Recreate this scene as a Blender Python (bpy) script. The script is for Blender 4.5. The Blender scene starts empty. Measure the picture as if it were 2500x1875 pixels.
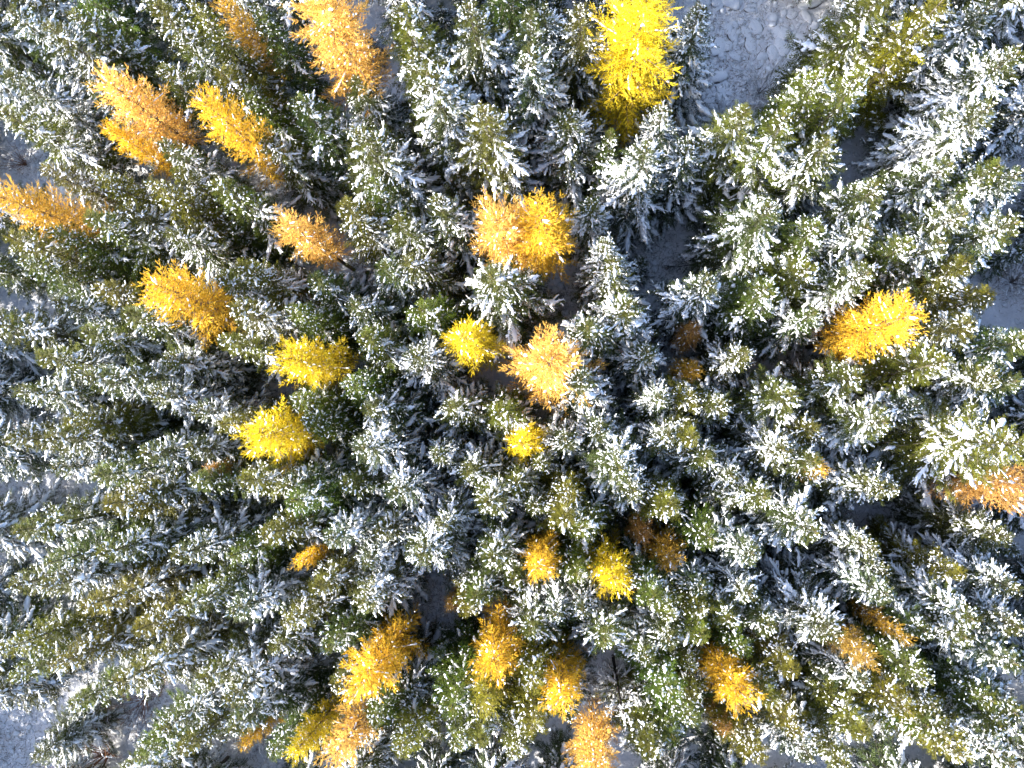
import bpy, math, random
import numpy as np
from mathutils import Vector, Matrix

# ------------------------------------------------------------------ camera, sky, sun, exposure
scene = bpy.context.scene
F_SRC = 1667.5                       # focal length in pixels of the 2500 px wide photograph
CX, CY = 1250.0, 937.5
NADIR = (1400.0, 1040.0)             # where straight down lies in the photograph
CAM_H = 70.0

cam_data = bpy.data.cameras.new('camera')
cam = bpy.data.objects.new('camera', cam_data)
scene.collection.objects.link(cam)
cam_data.sensor_width = 36.0
cam_data.lens = 36.0 * F_SRC / 2500.0
cam_data.clip_end = 2000.0
_v = Vector(((NADIR[0] - CX) / F_SRC, -(NADIR[1] - CY) / F_SRC, -1.0)).normalized()
_q = _v.rotation_difference(Vector((0, 0, -1)))
cam.rotation_mode = 'QUATERNION'
cam.rotation_quaternion = _q
cam.location = (0, 0, CAM_H)
scene.camera = cam
CAMM = _q.to_matrix()

SUN_AZ = math.radians(194.0)         # direction the light comes FROM, measured from +X
SUN_EL = math.radians(25.0)
world = bpy.data.worlds.new('World')
scene.world = world
world.use_nodes = True
wn = world.node_tree
wn.nodes.clear()
sky = wn.nodes.new('ShaderNodeTexSky')
sky.sky_type = 'NISHITA'
sky.sun_disc = False
sky.sun_elevation = SUN_EL
sky.sun_rotation = math.radians(90.0) - SUN_AZ
sky.altitude = 1500
sky.air_density = 0.75
sky.dust_density = 4.0
sky.ozone_density = 0.6
bg = wn.nodes.new('ShaderNodeBackground')
bg.inputs[1].default_value = 0.15
wo = wn.nodes.new('ShaderNodeOutputWorld')
wn.links.new(sky.outputs[0], bg.inputs[0])
wn.links.new(bg.outputs[0], wo.inputs[0])

sun_data = bpy.data.lights.new('sun', 'SUN')
sun_data.energy = 5.0
sun_data.angle = math.radians(0.53)
sun_data.color = (1.0, 0.95, 0.87)
sun = bpy.data.objects.new('sun', sun_data)
scene.collection.objects.link(sun)
sd = Vector((math.cos(SUN_EL) * math.cos(SUN_AZ), math.cos(SUN_EL) * math.sin(SUN_AZ), math.sin(SUN_EL)))
sun.rotation_mode = 'QUATERNION'
sun.rotation_quaternion = sd.to_track_quat('Z', 'Y')
sun.location = sd * 200

scene.view_settings.view_transform = 'Standard'
scene.view_settings.look = 'None'
scene.view_settings.exposure = 2.3
scene.view_settings.gamma = 1.0
scene.view_settings.use_curve_mapping = False
scene.render.engine = 'CYCLES'
scene.cycles.max_bounces = 4
scene.cycles.diffuse_bounces = 3
scene.cycles.glossy_bounces = 1
scene.cycles.transmission_bounces = 2
scene.cycles.transparent_max_bounces = 4

COL = scene.collection


def ray(px, py):
    d = CAMM @ Vector(((px - CX) / F_SRC, -(py - CY) / F_SRC, -1.0))
    return d


def at(px, py, z):
    """the point at height z that the photograph shows at pixel px, py"""
    d = ray(px, py)
    k = (CAM_H - z) / -d.z
    return d.x * k, d.y * k


CAMI = CAMM.inverted()


def project(x, y, z):
    p = CAMI @ Vector((x, y, z - CAM_H))
    return CX + F_SRC * p.x / -p.z, CY - F_SRC * p.y / -p.z


def terrain(x, y):
    return (0.45 * math.sin(x * 0.071 + 0.6) * math.cos(y * 0.083 - 0.4) + 0.22 * math.sin(x * 0.19 + y * 0.13)
            + 0.10 * math.sin(x * 0.47 - 1.0) * math.sin(y * 0.41))


# ------------------------------------------------------------------ materials
def new_mat(name):
    m = bpy.data.materials.new(name)
    m.use_nodes = True
    nt = m.node_tree
    nt.nodes.clear()
    return m, nt, nt.nodes.new('ShaderNodeOutputMaterial')


def math_node(nt, op, a=None, b=None, va=0.0, vb=0.0):
    n = nt.nodes.new('ShaderNodeMath')
    n.operation = op
    n.inputs[0].default_value = va
    n.inputs[1].default_value = vb
    if a is not None:
        nt.links.new(a, n.inputs[0])
    if b is not None:
        nt.links.new(b, n.inputs[1])
    return n.outputs[0]


def foliage_material(name, trans, shift, tip):
    m, nt, out = new_mat(name)
    info = nt.nodes.new('ShaderNodeObjectInfo')
    att = nt.nodes.new('ShaderNodeAttribute')
    att.attribute_name = 'tone'
    hsv = nt.nodes.new('ShaderNodeHueSaturation')
    nt.links.new(info.outputs['Color'], hsv.inputs['Color'])
    nt.links.new(att.outputs['Fac'], hsv.inputs['Value'])
    # every sprig leans a little to yellow or to blue green
    tc = nt.nodes.new('ShaderNodeTexCoord')
    nz = nt.nodes.new('ShaderNodeTexNoise')
    nz.inputs['Scale'].default_value = 1.3
    nz.inputs['Detail'].default_value = 2
    nt.links.new(tc.outputs['Object'], nz.inputs['Vector'])
    hue = math_node(nt, 'MULTIPLY_ADD', nz.outputs['Fac'], None, 0, shift)
    hue.node.inputs[2].default_value = 0.5 - shift / 2
    nt.links.new(hue, hsv.inputs['Hue'])
    dif = nt.nodes.new('ShaderNodeBsdfPrincipled')
    dif.inputs['Roughness'].default_value = 0.55
    dif.inputs['Specular IOR Level'].default_value = 0.25
    tr = nt.nodes.new('ShaderNodeBsdfTranslucent')
    # spruce blends to olive straw near the treetop, larch to brown lower down
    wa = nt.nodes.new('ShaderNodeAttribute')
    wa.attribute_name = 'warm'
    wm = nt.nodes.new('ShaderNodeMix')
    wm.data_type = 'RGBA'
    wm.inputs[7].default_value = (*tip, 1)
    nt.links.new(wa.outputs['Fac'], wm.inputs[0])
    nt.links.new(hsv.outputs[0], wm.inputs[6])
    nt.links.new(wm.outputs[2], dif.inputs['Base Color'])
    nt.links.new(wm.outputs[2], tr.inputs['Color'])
    mix = nt.nodes.new('ShaderNodeMixShader')
    mix.inputs[0].default_value = trans
    nt.links.new(dif.outputs[0], mix.inputs[1])
    nt.links.new(tr.outputs[0], mix.inputs[2])
    nt.links.new(mix.outputs[0], out.inputs[0])
    return m


def snow_material():
    m, nt, out = new_mat('snow')
    tc = nt.nodes.new('ShaderNodeTexCoord')
    nz = nt.nodes.new('ShaderNodeTexNoise')
    nz.inputs['Scale'].default_value = 9
    nz.inputs['Detail'].default_value = 4
    nt.links.new(tc.outputs['Object'], nz.inputs['Vector'])
    ramp = nt.nodes.new('ShaderNodeValToRGB')
    ramp.color_ramp.elements[0].position = 0.25
    ramp.color_ramp.elements[0].color = (0.72, 0.74, 0.76, 1)
    ramp.color_ramp.elements[1].position = 0.6
    ramp.color_ramp.elements[1].color = (0.87, 0.88, 0.90, 1)
    nt.links.new(nz.outputs['Fac'], ramp.inputs[0])
    bsdf = nt.nodes.new('ShaderNodeBsdfPrincipled')
    bsdf.inputs['Roughness'].default_value = 0.75
    bsdf.inputs['Specular IOR Level'].default_value = 0.2
    nt.links.new(ramp.outputs[0], bsdf.inputs['Base Color'])
    bump = nt.nodes.new('ShaderNodeBump')
    bump.inputs['Strength'].default_value = 0.6
    bump.inputs['Distance'].default_value = 0.05
    nz2 = nt.nodes.new('ShaderNodeTexNoise')
    nz2.inputs['Scale'].default_value = 14
    nz2.inputs['Detail'].default_value = 3
    nt.links.new(tc.outputs['Object'], nz2.inputs['Vector'])
    nt.links.new(nz2.outputs['Fac'], bump.inputs['Height'])
    nt.links.new(bump.outputs[0], bsdf.inputs['Normal'])
    nt.links.new(bsdf.outputs[0], out.inputs[0])
    return m


def bark_material(name, c0, c1, scale=6.0):
    m, nt, out = new_mat(name)
    tc = nt.nodes.new('ShaderNodeTexCoord')
    mp = nt.nodes.new('ShaderNodeMapping')
    mp.inputs['Scale'].default_value = (scale, scale, scale * 0.25)
    nt.links.new(tc.outputs['Object'], mp.inputs['Vector'])
    nz = nt.nodes.new('ShaderNodeTexNoise')
    nz.inputs['Scale'].default_value = 1.0
    nz.inputs['Detail'].default_value = 5
    nt.links.new(mp.outputs[0], nz.inputs['Vector'])
    ramp = nt.nodes.new('ShaderNodeValToRGB')
    ramp.color_ramp.elements[0].position = 0.3
    ramp.color_ramp.elements[0].color = (*c0, 1)
    ramp.color_ramp.elements[1].position = 0.7
    ramp.color_ramp.elements[1].color = (*c1, 1)
    nt.links.new(nz.outputs['Fac'], ramp.inputs[0])
    bsdf = nt.nodes.new('ShaderNodeBsdfPrincipled')
    bsdf.inputs['Roughness'].default_value = 0.9
    nt.links.new(ramp.outputs[0], bsdf.inputs['Base Color'])
    bump = nt.nodes.new('ShaderNodeBump')
    bump.inputs['Strength'].default_value = 0.7
    bump.inputs['Distance'].default_value = 0.04
    nt.links.new(nz.outputs['Fac'], bump.inputs['Height'])
    nt.links.new(bump.outputs[0], bsdf.inputs['Normal'])
    nt.links.new(bsdf.outputs[0], out.inputs[0])
    return m


def ground_material():
    m, nt, out = new_mat('snowy_forest_floor')
    tc = nt.nodes.new('ShaderNodeTexCoord')

    def noise(scale, detail, rough=0.55):
        n = nt.nodes.new('ShaderNodeTexNoise')
        n.inputs['Scale'].default_value = scale
        n.inputs['Detail'].default_value = detail
        n.inputs['Roughness'].default_value = rough
        nt.links.new(tc.outputs['Object'], n.inputs['Vector'])
        return n.outputs['Fac']

    def ramp(src, p0, c0, p1, c1):
        r = nt.nodes.new('ShaderNodeValToRGB')
        r.color_ramp.elements[0].position = p0
        r.color_ramp.elements[0].color = (*c0, 1)
        r.color_ramp.elements[1].position = p1
        r.color_ramp.elements[1].color = (*c1, 1)
        nt.links.new(src, r.inputs[0])
        return r.outputs[0]

    snow = ramp(noise(0.35, 4), 0.3, (0.70, 0.69, 0.70), 0.65, (0.86, 0.86, 0.88))
    litter = ramp(noise(3.0, 5), 0.3, (0.10, 0.075, 0.05), 0.7, (0.28, 0.22, 0.16))
    specks = ramp(noise(5.5, 8, 0.75), 0.60, (0, 0, 0), 0.68, (1, 1, 1))
    patch = ramp(noise(0.16, 3), 0.42, (0.12, 0.12, 0.12), 0.68, (0.9, 0.9, 0.9))
    mul = math_node(nt, 'MULTIPLY', specks, patch)
    mix = nt.nodes.new('ShaderNodeMix')
    mix.data_type = 'RGBA'
    nt.links.new(mul, mix.inputs[0])
    nt.links.new(snow, mix.inputs[6])
    nt.links.new(litter, mix.inputs[7])
    bsdf = nt.nodes.new('ShaderNodeBsdfPrincipled')
    bsdf.inputs['Roughness'].default_value = 0.8
    bsdf.inputs['Specular IOR Level'].default_value = 0.2
    nt.links.new(mix.outputs[2], bsdf.inputs['Base Color'])
    bump = nt.nodes.new('ShaderNodeBump')
    bump.inputs['Strength'].default_value = 0.9
    bump.inputs['Distance'].default_value = 0.35
    nt.links.new(noise(1.6, 6), bump.inputs['Height'])
    nt.links.new(bump.outputs[0], bsdf.inputs['Normal'])
    nt.links.new(bsdf.outputs[0], out.inputs[0])
    return m


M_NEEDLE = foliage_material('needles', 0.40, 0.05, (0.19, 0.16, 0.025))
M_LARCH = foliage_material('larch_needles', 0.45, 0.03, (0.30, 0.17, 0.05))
M_SNOW = snow_material()
M_BARK = bark_material('spruce_bark', (0.035, 0.028, 0.022), (0.12, 0.10, 0.08))
M_LBARK = bark_material('larch_bark', (0.07, 0.045, 0.03), (0.20, 0.14, 0.10))
M_GREYWOOD = bark_material('dead_wood', (0.12, 0.11, 0.10), (0.27, 0.25, 0.23))
M_SHRUB = bark_material('shrub_twigs', (0.16, 0.07, 0.035), (0.34, 0.17, 0.09), 3.0)
M_GRASS = bark_material('dry_grass', (0.10, 0.075, 0.05), (0.24, 0.18, 0.11), 2.0)
M_ROCK = bark_material('rock', (0.07, 0.065, 0.06), (0.17, 0.16, 0.15), 2.5)
M_GROUND = ground_material()


# ------------------------------------------------------------------ mesh helpers
def make_mesh(name, V, T, mat, tone=None, smooth=False):
    me = bpy.data.meshes.new(name)
    V = np.ascontiguousarray(V, dtype=np.float32)
    T = np.ascontiguousarray(T, dtype=np.int32)
    n = len(T)
    me.vertices.add(len(V))
    me.vertices.foreach_set('co', V.ravel())
    me.loops.add(n * 3)
    me.loops.foreach_set('vertex_index', T.ravel())
    me.polygons.add(n)
    me.polygons.foreach_set('loop_start', np.arange(0, n * 3, 3, dtype=np.int32))
    me.polygons.foreach_set('use_smooth', np.full(n, smooth, dtype=bool))
    me.update(calc_edges=True)
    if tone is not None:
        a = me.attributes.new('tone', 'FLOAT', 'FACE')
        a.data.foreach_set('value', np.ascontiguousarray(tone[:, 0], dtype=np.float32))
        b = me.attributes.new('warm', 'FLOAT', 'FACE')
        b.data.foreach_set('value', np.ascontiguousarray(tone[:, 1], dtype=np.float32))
    me.materials.append(mat)
    return me


def nrm(a):
    return a / np.maximum(np.linalg.norm(a, axis=-1, keepdims=True), 1e-9)


def stamp(tv, tt, o, d, s, u, ld, ls, lu):
    """a small template copied to N places with frames d, s, u and sizes ld, ls, lu"""
    n, k = len(o), len(tv)
    V = (o[:, None, :] + d[:, None, :] * (tv[None, :, 0:1] * ld[:, None, None])
         + s[:, None, :] * (tv[None, :, 1:2] * ls[:, None, None])
         + u[:, None, :] * (tv[None, :, 2:3] * lu[:, None, None]))
    T = tt[None] + (np.arange(n) * k)[:, None, None]
    return V.reshape(-1, 3), T.reshape(-1, 3)


def join(chunks):
    V, T, off = [], [], 0
    for v, t in chunks:
        V.append(v)
        T.append(t + off)
        off += len(v)
    return np.concatenate(V), np.concatenate(T)


def tube(pts, rad, sides):
    """tapered tube along pts"""
    pts = np.asarray(pts, float)
    rad = np.asarray(rad, float)
    n = len(pts)
    d = nrm(np.gradient(pts, axis=0))
    ref = np.array([0, 0, 1.0]) if abs(d[0, 2]) < 0.8 else np.array([1.0, 0, 0])
    a = nrm(np.cross(d, ref))
    b = np.cross(d, a)
    th = np.arange(sides) * 2 * math.pi / sides
    V = pts[:, None] + rad[:, None, None] * (np.cos(th)[None, :, None] * a[:, None] + np.sin(th)[None, :, None] * b[:, None])
    V = V.reshape(-1, 3)
    T = []
    for i in range(n - 1):
        for j in range(sides):
            p, q = i * sides + j, i * sides + (j + 1) % sides
            T += [(p, q, q + sides), (p, q + sides, p + sides)]
    for j in range(1, sides - 1):
        T.append((0, j + 1, j))
        T.append(((n - 1) * sides, (n - 1) * sides + j, (n - 1) * sides + j + 1))
    return V, np.array(T)


def sprig_template(rng, pairs, spread, thin):
    """a needled twig: two crossed blades and small side shoots"""
    V, T = [], []

    def quad(a, b, c, d):
        i = len(V)
        V.extend([a, b, c, d])
        T.extend([(i, i + 1, i + 2), (i, i + 2, i + 3)])

    quad((0, 0, 0), (0.4, thin, 0), (1, 0, 0), (0.4, -thin, 0))
    quad((0, 0, 0), (0.4, 0, thin), (1, 0, 0), (0.4, 0, -thin))
    for k in range(pairs):
        a = 0.08 + 0.78 * k / max(1, pairs - 1)
        for sgn in (-1, 1):
            ln = spread * (1.0 - 0.45 * a) * rng.uniform(0.75, 1.2)
            i = len(V)
            up = rng.uniform(-0.35, 0.15)
            w = 0.085
            V.extend([(a - w, 0, 0), (a + w, 0, 0.03), (a + ln * 0.62, sgn * ln, up * ln)])
            T.append((i, i + 1, i + 2))
    return np.array(V, float), np.array(T)


def brush_template(rng, n, ln):
    """a larch shoot: short soft needle tufts all round a thin twig"""
    V, T = [], []
    for k in range(n):
        a = 0.04 + 0.94 * (k + rng.random()) / n
        th = rng.uniform(0, 2 * math.pi)
        l = ln * rng.uniform(0.7, 1.25) * (1 - 0.35 * a)
        c, s = math.cos(th), math.sin(th)
        w = 0.042
        i = len(V)
        V.extend([(a - w, -s * 0.02, c * 0.02), (a + w, s * 0.02, -c * 0.02), (a + l * rng.uniform(0.35, 0.9), c * l, s * l)])
        T.append((i, i + 1, i + 2))
    i = len(V)
    V.extend([(0, -0.025, 0), (0, 0.025, 0), (1.02, 0, 0)])
    T.append((i, i + 1, i + 2))
    return np.array(V, float), np.array(T)


def blob_template(rng):
    """a lump of snow: an uneven flattened pebble, 18 corners"""
    base = [(1, 0, 0), (-1, 0, 0), (0, 1, 0), (0, -1, 0), (0, 0, 1), (0, 0, -1)]
    tri = [(0, 2, 4), (2, 1, 4), (1, 3, 4), (3, 0, 4), (2, 0, 5), (1, 2, 5), (3, 1, 5), (0, 3, 5)]
    V = [np.array(p, float) for p in base]
    cache, T = {}, []

    def mid(a, b):
        k = (min(a, b), max(a, b))
        if k not in cache:
            v = V[a] + V[b]
            V.append(v / np.linalg.norm(v))
            cache[k] = len(V) - 1
        return cache[k]

    for a, b, c in tri:
        ab, bc, ca = mid(a, b), mid(b, c), mid(c, a)
        T += [(a, ab, ca), (ab, b, bc), (ca, bc, c), (ab, bc, ca)]
    V = np.array(V) * rng.uniform(0.72, 1.22, (len(V), 1))
    V[:, 2] = np.where(V[:, 2] < 0, V[:, 2] * 0.35, V[:, 2])
    V *= 0.5
    return V, np.array(T)


def frond_template(rng, pairs, spread):
    """a flat spray of needled shoots, as on a spruce side branch"""
    V, T = [], []

    def kite(a, b, c, d):
        i = len(V)
        V.extend([a, b, c, d])
        T.extend([(i, i + 1, i + 2), (i, i + 2, i + 3)])

    kite((0, 0, 0), (0.45, 0.035, -0.02), (1.02, 0, -0.05), (0.45, -0.035, -0.02))
    kite((0, 0, 0), (0.45, 0, 0.04), (1.0, 0, -0.05), (0.45, 0, -0.06))
    for k in range(pairs):
        a = 0.05 + 0.86 * k / (pairs - 1)
        for sgn in (-1, 1):
            aa = a + rng.uniform(-0.03, 0.03)
            ln = spread * (1.05 - 0.62 * a) * rng.uniform(0.7, 1.25)
            up = rng.uniform(-0.55, 0.05)
            fx = rng.uniform(0.45, 0.85)
            w = 0.027
            mx, my, mz = aa + ln * fx * 0.5, sgn * ln * 0.5, up * ln * 0.4 - 0.05 * aa * aa
            kite((aa, 0, -0.04 * aa * aa), (mx - w, my + sgn * w * 0.5, mz), (aa + ln * fx, sgn * ln, up * ln - 0.05 * aa * aa), (mx + w, my - sgn * w * 0.5, mz))
    return np.array(V, float), np.array(T)


def finger_template(rng, nr, ns, rough=0.3):
    """a ragged cushion of snow lying along a branch"""
    V, T = [(0.0, 0, 0.0)], []
    for i in range(nr):
        x = 0.06 + 0.88 * i / (nr - 1)
        prof = (math.sin(math.pi * (0.08 + 0.84 * x)) ** 0.6) * rng.uniform(0.7, 1.2)
        off = rng.uniform(-0.16, 0.16)
        for j in range(ns):
            th = 2 * math.pi * j / ns + rng.uniform(-0.25, 0.25)
            r = 0.5 * prof * rng.uniform(1 - rough, 1 + rough)
            zz = math.sin(th) * r
            V.append((x + rng.uniform(-0.05, 0.05), math.cos(th) * r + off, (zz if zz > 0 else zz * 0.3) - 0.0))
    V.append((1.03, 0, -0.05))
    for j in range(ns):
        T.append((0, 1 + (j + 1) % ns, 1 + j))
        e = 1 + (nr - 1) * ns
        T.append((len(V) - 1, e + j, e + (j + 1) % ns))
        for i in range(nr - 1):
            p, q = 1 + i * ns + j, 1 + i * ns + (j + 1) % ns
            T += [(p, q, q + ns), (p, q + ns, p + ns)]
    return np.array(V, float), np.array(T)


_r = np.random.default_rng(5)
FRONDS = [frond_template(_r, 6, 0.36) for _ in range(5)]
FINGERS = [finger_template(_r, 5, 4) for _ in range(8)]
PADS = [finger_template(_r, 8, 6, 0.5) for _ in range(6)]
SPRIGS = [sprig_template(_r, 4, 0.42, 0.075) for _ in range(4)]
BRUSHES = [brush_template(_r, 18, 0.30) for _ in range(4)]
BLOBS = [blob_template(_r) for _ in range(8)]


def scatter(templates, rng, o, d, s, u, ld, ls, lu, tone=None):
    pick = rng.integers(0, len(templates), len(o))
    out, tn = [], []
    for k, (tv, tt) in enumerate(templates):
        m = pick == k
        if m.any():
            out.append(stamp(tv, tt, o[m], d[m], s[m], u[m], ld[m], ls[m], lu[m]))
            if tone is not None:
                tn.append(np.repeat(tone[m], len(tt), axis=0))
    V, T = join(out)
    return V, T, (np.concatenate(tn) if tone is not None else None)


def frames(d, rng, roll=0.3):
    up = np.tile(np.array([0, 0, 1.0]), (len(d), 1)) + rng.normal(0, roll, d.shape)
    s = nrm(np.cross(up, d))
    u = np.cross(d, s)
    return s, u


# ------------------------------------------------------------------ trees (one mesh set for each variant, shared by the copies)
def conifer(seed, h, R, snow, melt, larch=False, z0f=0.14, gap=0.55, clump=0.5, profile=0.85, top_bare=0.10, br_gap=0.37, speck=0.0, fat=1.0):
    """trunk, crown and snow meshes. snow: share of twigs that carry snow; melt: how far the sunny side has lost it"""
    rng = np.random.default_rng(seed)
    z0 = h * z0f
    chunks_w = []
    nseg = 9
    lean = rng.normal(0, 0.012 if not larch else 0.02, 2) * h
    tz = np.linspace(-0.25, h, nseg)
    f = np.clip(tz / h, 0, 1)
    ax = np.stack([lean[0] * f * (1 - f) * 2, lean[1] * f * (1 - f) * 2, tz], 1)
    r0 = 0.011 * h + 0.02
    chunks_w.append(tube(ax, r0 * (1 - 0.93 * f) + 0.012, 7))

    def axis(z):
        q = z / h
        return np.array([lean[0] * q * (1 - q) * 2, lean[1] * q * (1 - q) * 2, z])

    tw_o, tw_d, tw_l, tw_t = [], [], [], []
    sh_o, sh_d, sh_l, sh_t = [], [], [], []
    fi_o, fi_d, fi_l, fi_w = [], [], [], []
    pd_o, pd_d, pd_l, pd_w = [], [], [], []
    bl_o, bl_d, bl_l, bl_w = [], [], [], []
    sunv = np.array([sd.x, sd.y])
    sunv /= np.linalg.norm(sunv)
    z = z0
    az0 = rng.uniform(0, 6.28)
    sector = rng.uniform(0.7, 1.18, 7)          # the crown is fuller to some sides
    while z < h - 0.25:
        t = (h - z) / (h - z0)
        nb = int(rng.integers(5, 8)) if not larch else int(rng.integers(3, 6))
        if t < 0.12:
            nb = max(4, nb - 1)
        az0 += rng.uniform(0.3, 0.9)
        for b in range(nb):
            az = az0 + b * 2 * math.pi / nb + rng.normal(0, 0.24)
            sec = sector[int((az % 6.2832) / 6.2832 * 7) % 7]
            if larch:
                L = R * (t ** 0.55) * (1.12 - 0.45 * t) * rng.uniform(0.55, 1.2) * sec + 0.2
                a0 = math.radians(42 - 34 * t + rng.normal(0, 7))
                k2, k3 = -0.10, 0.16
            else:
                L = R * (t ** profile) * (1.0 - 0.18 * max(0.0, t - 0.75) / 0.25) * rng.choice([0.6, 0.8, 0.9, 1.0, 1.1, 1.3]) * rng.uniform(0.88, 1.12) * sec + 0.2
                a0 = math.radians(38 - 52 * t ** 0.55 + rng.normal(0, 5))
                k2, k3 = -0.34 * t, 0.24 * t
            zb = z + rng.normal(0, 0.09)
            zb = min(zb, h - 0.15)
            o = axis(zb)
            ca, sa = math.cos(az), math.sin(az)
            bend = rng.normal(0, 0.10)

            def pt(s):
                s = np.atleast_1d(s)
                rr = L * s
                side = L * bend * s * s
                zz = L * (math.tan(a0) * s * 0.9 + k2 * s * s + k3 * s ** 3)
                return o + np.stack([ca * rr - sa * side, sa * rr + ca * side, zz], 1)

            sp = np.array([0, 0.35, 0.7, 1.0])
            P = pt(sp)
            chunks_w.append(tube(P, (0.006 + 0.012 * L) * np.array([1, 0.75, 0.5, 0.2]), 3))
            # side branches
            toward = ca * sunv[0] + sa * sunv[1]
            ps = snow * (1 - melt * (0.5 + 0.5 * toward)) * rng.uniform(1 - clump, 1 + clump)
            ps *= 1 - 0.35 * (0.5 + 0.5 * toward) * max(0.0, 1 - t / 0.7)        # the sun has thawed the upper sunny side first
            if rng.random() < 0.25 * clump:
                ps *= 0.2
            if t < top_bare:
                ps *= 0.03 + 0.75 * (t / top_bare) ** 1.8
            if larch:
                ns = max(3, int(L * 0.86 / 0.19))
                s = np.clip(np.repeat(np.linspace(0.15, 1.0, ns) + rng.normal(0, 0.02, ns), 2), 0.08, 1.0)
                sg = np.tile([-1.0, 1.0], ns)
                p = pt(s)
                tan = nrm(pt(np.clip(s + 0.03, 0, 1.05)) - pt(np.clip(s - 0.03, 0, 1.05)))
                sidev = nrm(np.cross(tan, np.array([0, 0, 1.0])))
                ang = np.radians(rng.normal(50, 9, len(s)) * (1 - 0.55 * s ** 3))
                roll = rng.uniform(-1.0, 1.3, len(s))
                upv = np.cross(sidev, tan)
                lat = sidev * (sg * np.cos(roll))[:, None] + upv * np.sin(roll)[:, None]
                d = nrm(tan * np.cos(ang)[:, None] + lat * np.sin(ang)[:, None])
                tl = np.clip(0.34 * L * (1.05 - s) + 0.38, 0.35, 1.15) * rng.uniform(0.65, 1.3, len(s))
                tw_o.append(p); tw_d.append(d); tw_l.append(tl)
                tw_t.append(np.stack([rng.uniform(0.72, 1.2, len(s)) * rng.uniform(0.85, 1.12), rng.uniform(0, 0.6, len(s)) * (0.08 + 0.7 * t ** 2)], 1))
                m = rng.random(len(s)) < ps * 0.5
                if m.any():
                    bl_o.append(p[m] + d[m] * (tl[m] * rng.uniform(0.2, 0.6, m.sum()))[:, None] + np.array([0, 0, 0.05]))
                    bl_d.append(d[m]); bl_l.append(rng.uniform(0.15, 0.34, m.sum())); bl_w.append(rng.uniform(0.10, 0.2, m.sum()))
                if rng.random() < snow * 1.3:
                    ss = np.linspace(0.15, 0.8, max(1, int(L / 0.6)))
                    fi_o.append(pt(ss) + np.array([0, 0, 0.03])); fi_d.append(nrm(pt(ss + 0.05) - pt(ss - 0.05)))
                    fi_l.append(rng.uniform(0.45, 0.7, len(ss))); fi_w.append(rng.uniform(0.09, 0.17, len(ss)))
                continue
            ns = max(2, int(L * 0.8 / br_gap))
            s = np.linspace(0.16, 0.93, ns) + rng.normal(0, 0.025, ns)
            s = np.clip(np.concatenate([s, s + 0.5 / (ns + 1), [1.0]]), 0.08, 1.0)
            sg = np.concatenate([np.ones(ns), -np.ones(ns), [0.0]])
            p = pt(s)
            p[-1] = pt(max(0.55, 1 - 0.55 / L))[0]
            tan = nrm(pt(np.clip(s + 0.03, 0, 1.05)) - pt(np.clip(s - 0.03, 0, 1.05)))
            sidev = nrm(np.cross(tan, np.array([0, 0, 1.0])))
            ang = np.radians(rng.normal(47, 12, len(s)) * (1 - 0.35 * s ** 2)) * np.abs(sg)
            d = tan * np.cos(ang)[:, None] + sidev * (sg * np.sin(ang))[:, None]
            d[:, 2] -= rng.uniform(0.02, 0.30, len(s)) * (0.25 + t) * np.abs(sg)
            d = nrm(d)
            tl = np.clip((0.44 * L * (1 - s) + 0.34) * np.clip(s * 3.2, 0.45, 1), 0.25, 1.25) * rng.uniform(0.78, 1.22, len(s))
            tl[-1] = min(0.95, 0.35 + 0.4 * L)
            tw_o.append(p); tw_d.append(d); tw_l.append(tl)
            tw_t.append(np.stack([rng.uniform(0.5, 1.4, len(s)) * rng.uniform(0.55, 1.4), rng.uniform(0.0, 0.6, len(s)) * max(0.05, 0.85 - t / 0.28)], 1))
            # short shoots on the axis
            na = max(2, int(L / 0.3))
            sa_ = rng.uniform(0.1, 1.0, na)
            ta = rng.normal(0, 1, (na, 3)); ta[:, 2] = np.abs(ta[:, 2]) * 0.35
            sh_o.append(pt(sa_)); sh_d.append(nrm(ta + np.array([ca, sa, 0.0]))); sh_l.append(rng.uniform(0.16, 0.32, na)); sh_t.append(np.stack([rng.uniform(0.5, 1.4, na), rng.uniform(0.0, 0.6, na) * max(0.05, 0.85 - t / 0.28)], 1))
            # snow: some boughs are laden with a joined pad and fingers along their side branches, others nearly bare
            laden = rng.random() < ps
            pf = rng.uniform(0.55, 0.9) if laden else 0.10 * min(1.0, ps * 3)
            m = rng.random(len(s)) < pf
            if m.any():
                k = m.sum()
                fi_o.append(p[m] + d[m] * (tl[m] * rng.uniform(-0.02, 0.3, k))[:, None] + np.array([0, 0, 0.045]))
                dd = d[m] + rng.normal(0, 0.10, (k, 3))
                fi_d.append(nrm(dd))
                fi_l.append(tl[m] * rng.uniform(0.3, 1.0, k))
                fi_w.append(np.clip(rng.lognormal(-1.85, 0.5, k), 0.06, 0.42) * np.clip(tl[m] / 0.6, 0.6, 1.1) * fat)
            if laden and L > 0.5:
                npad = 1 if L < 1.6 else 2
                ss = np.array([rng.uniform(0.15, 0.35)]) if npad == 1 else np.array([rng.uniform(0.1, 0.25), rng.uniform(0.5, 0.62)])
                pd_o.append(pt(ss) + np.array([0, 0, 0.06])); pd_d.append(nrm(pt(ss + 0.25) - pt(ss)))
                pd_l.append(L * rng.uniform(0.3, 0.55, npad) * (1.4 if npad == 1 else 1.0)); pd_w.append(np.clip(rng.uniform(0.16, 0.36, npad) * (0.4 + 0.4 * L), 0.12, 0.62) * fat)
        z += gap * (0.55 + 0.55 * t) * rng.uniform(0.8, 1.2) * (1.25 if larch else 1.0)
    # leader
    n = 8
    p = np.stack([axis(q) for q in np.linspace(h - 0.8, h, n)])
    th = rng.uniform(0, 6.28, n)
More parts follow.
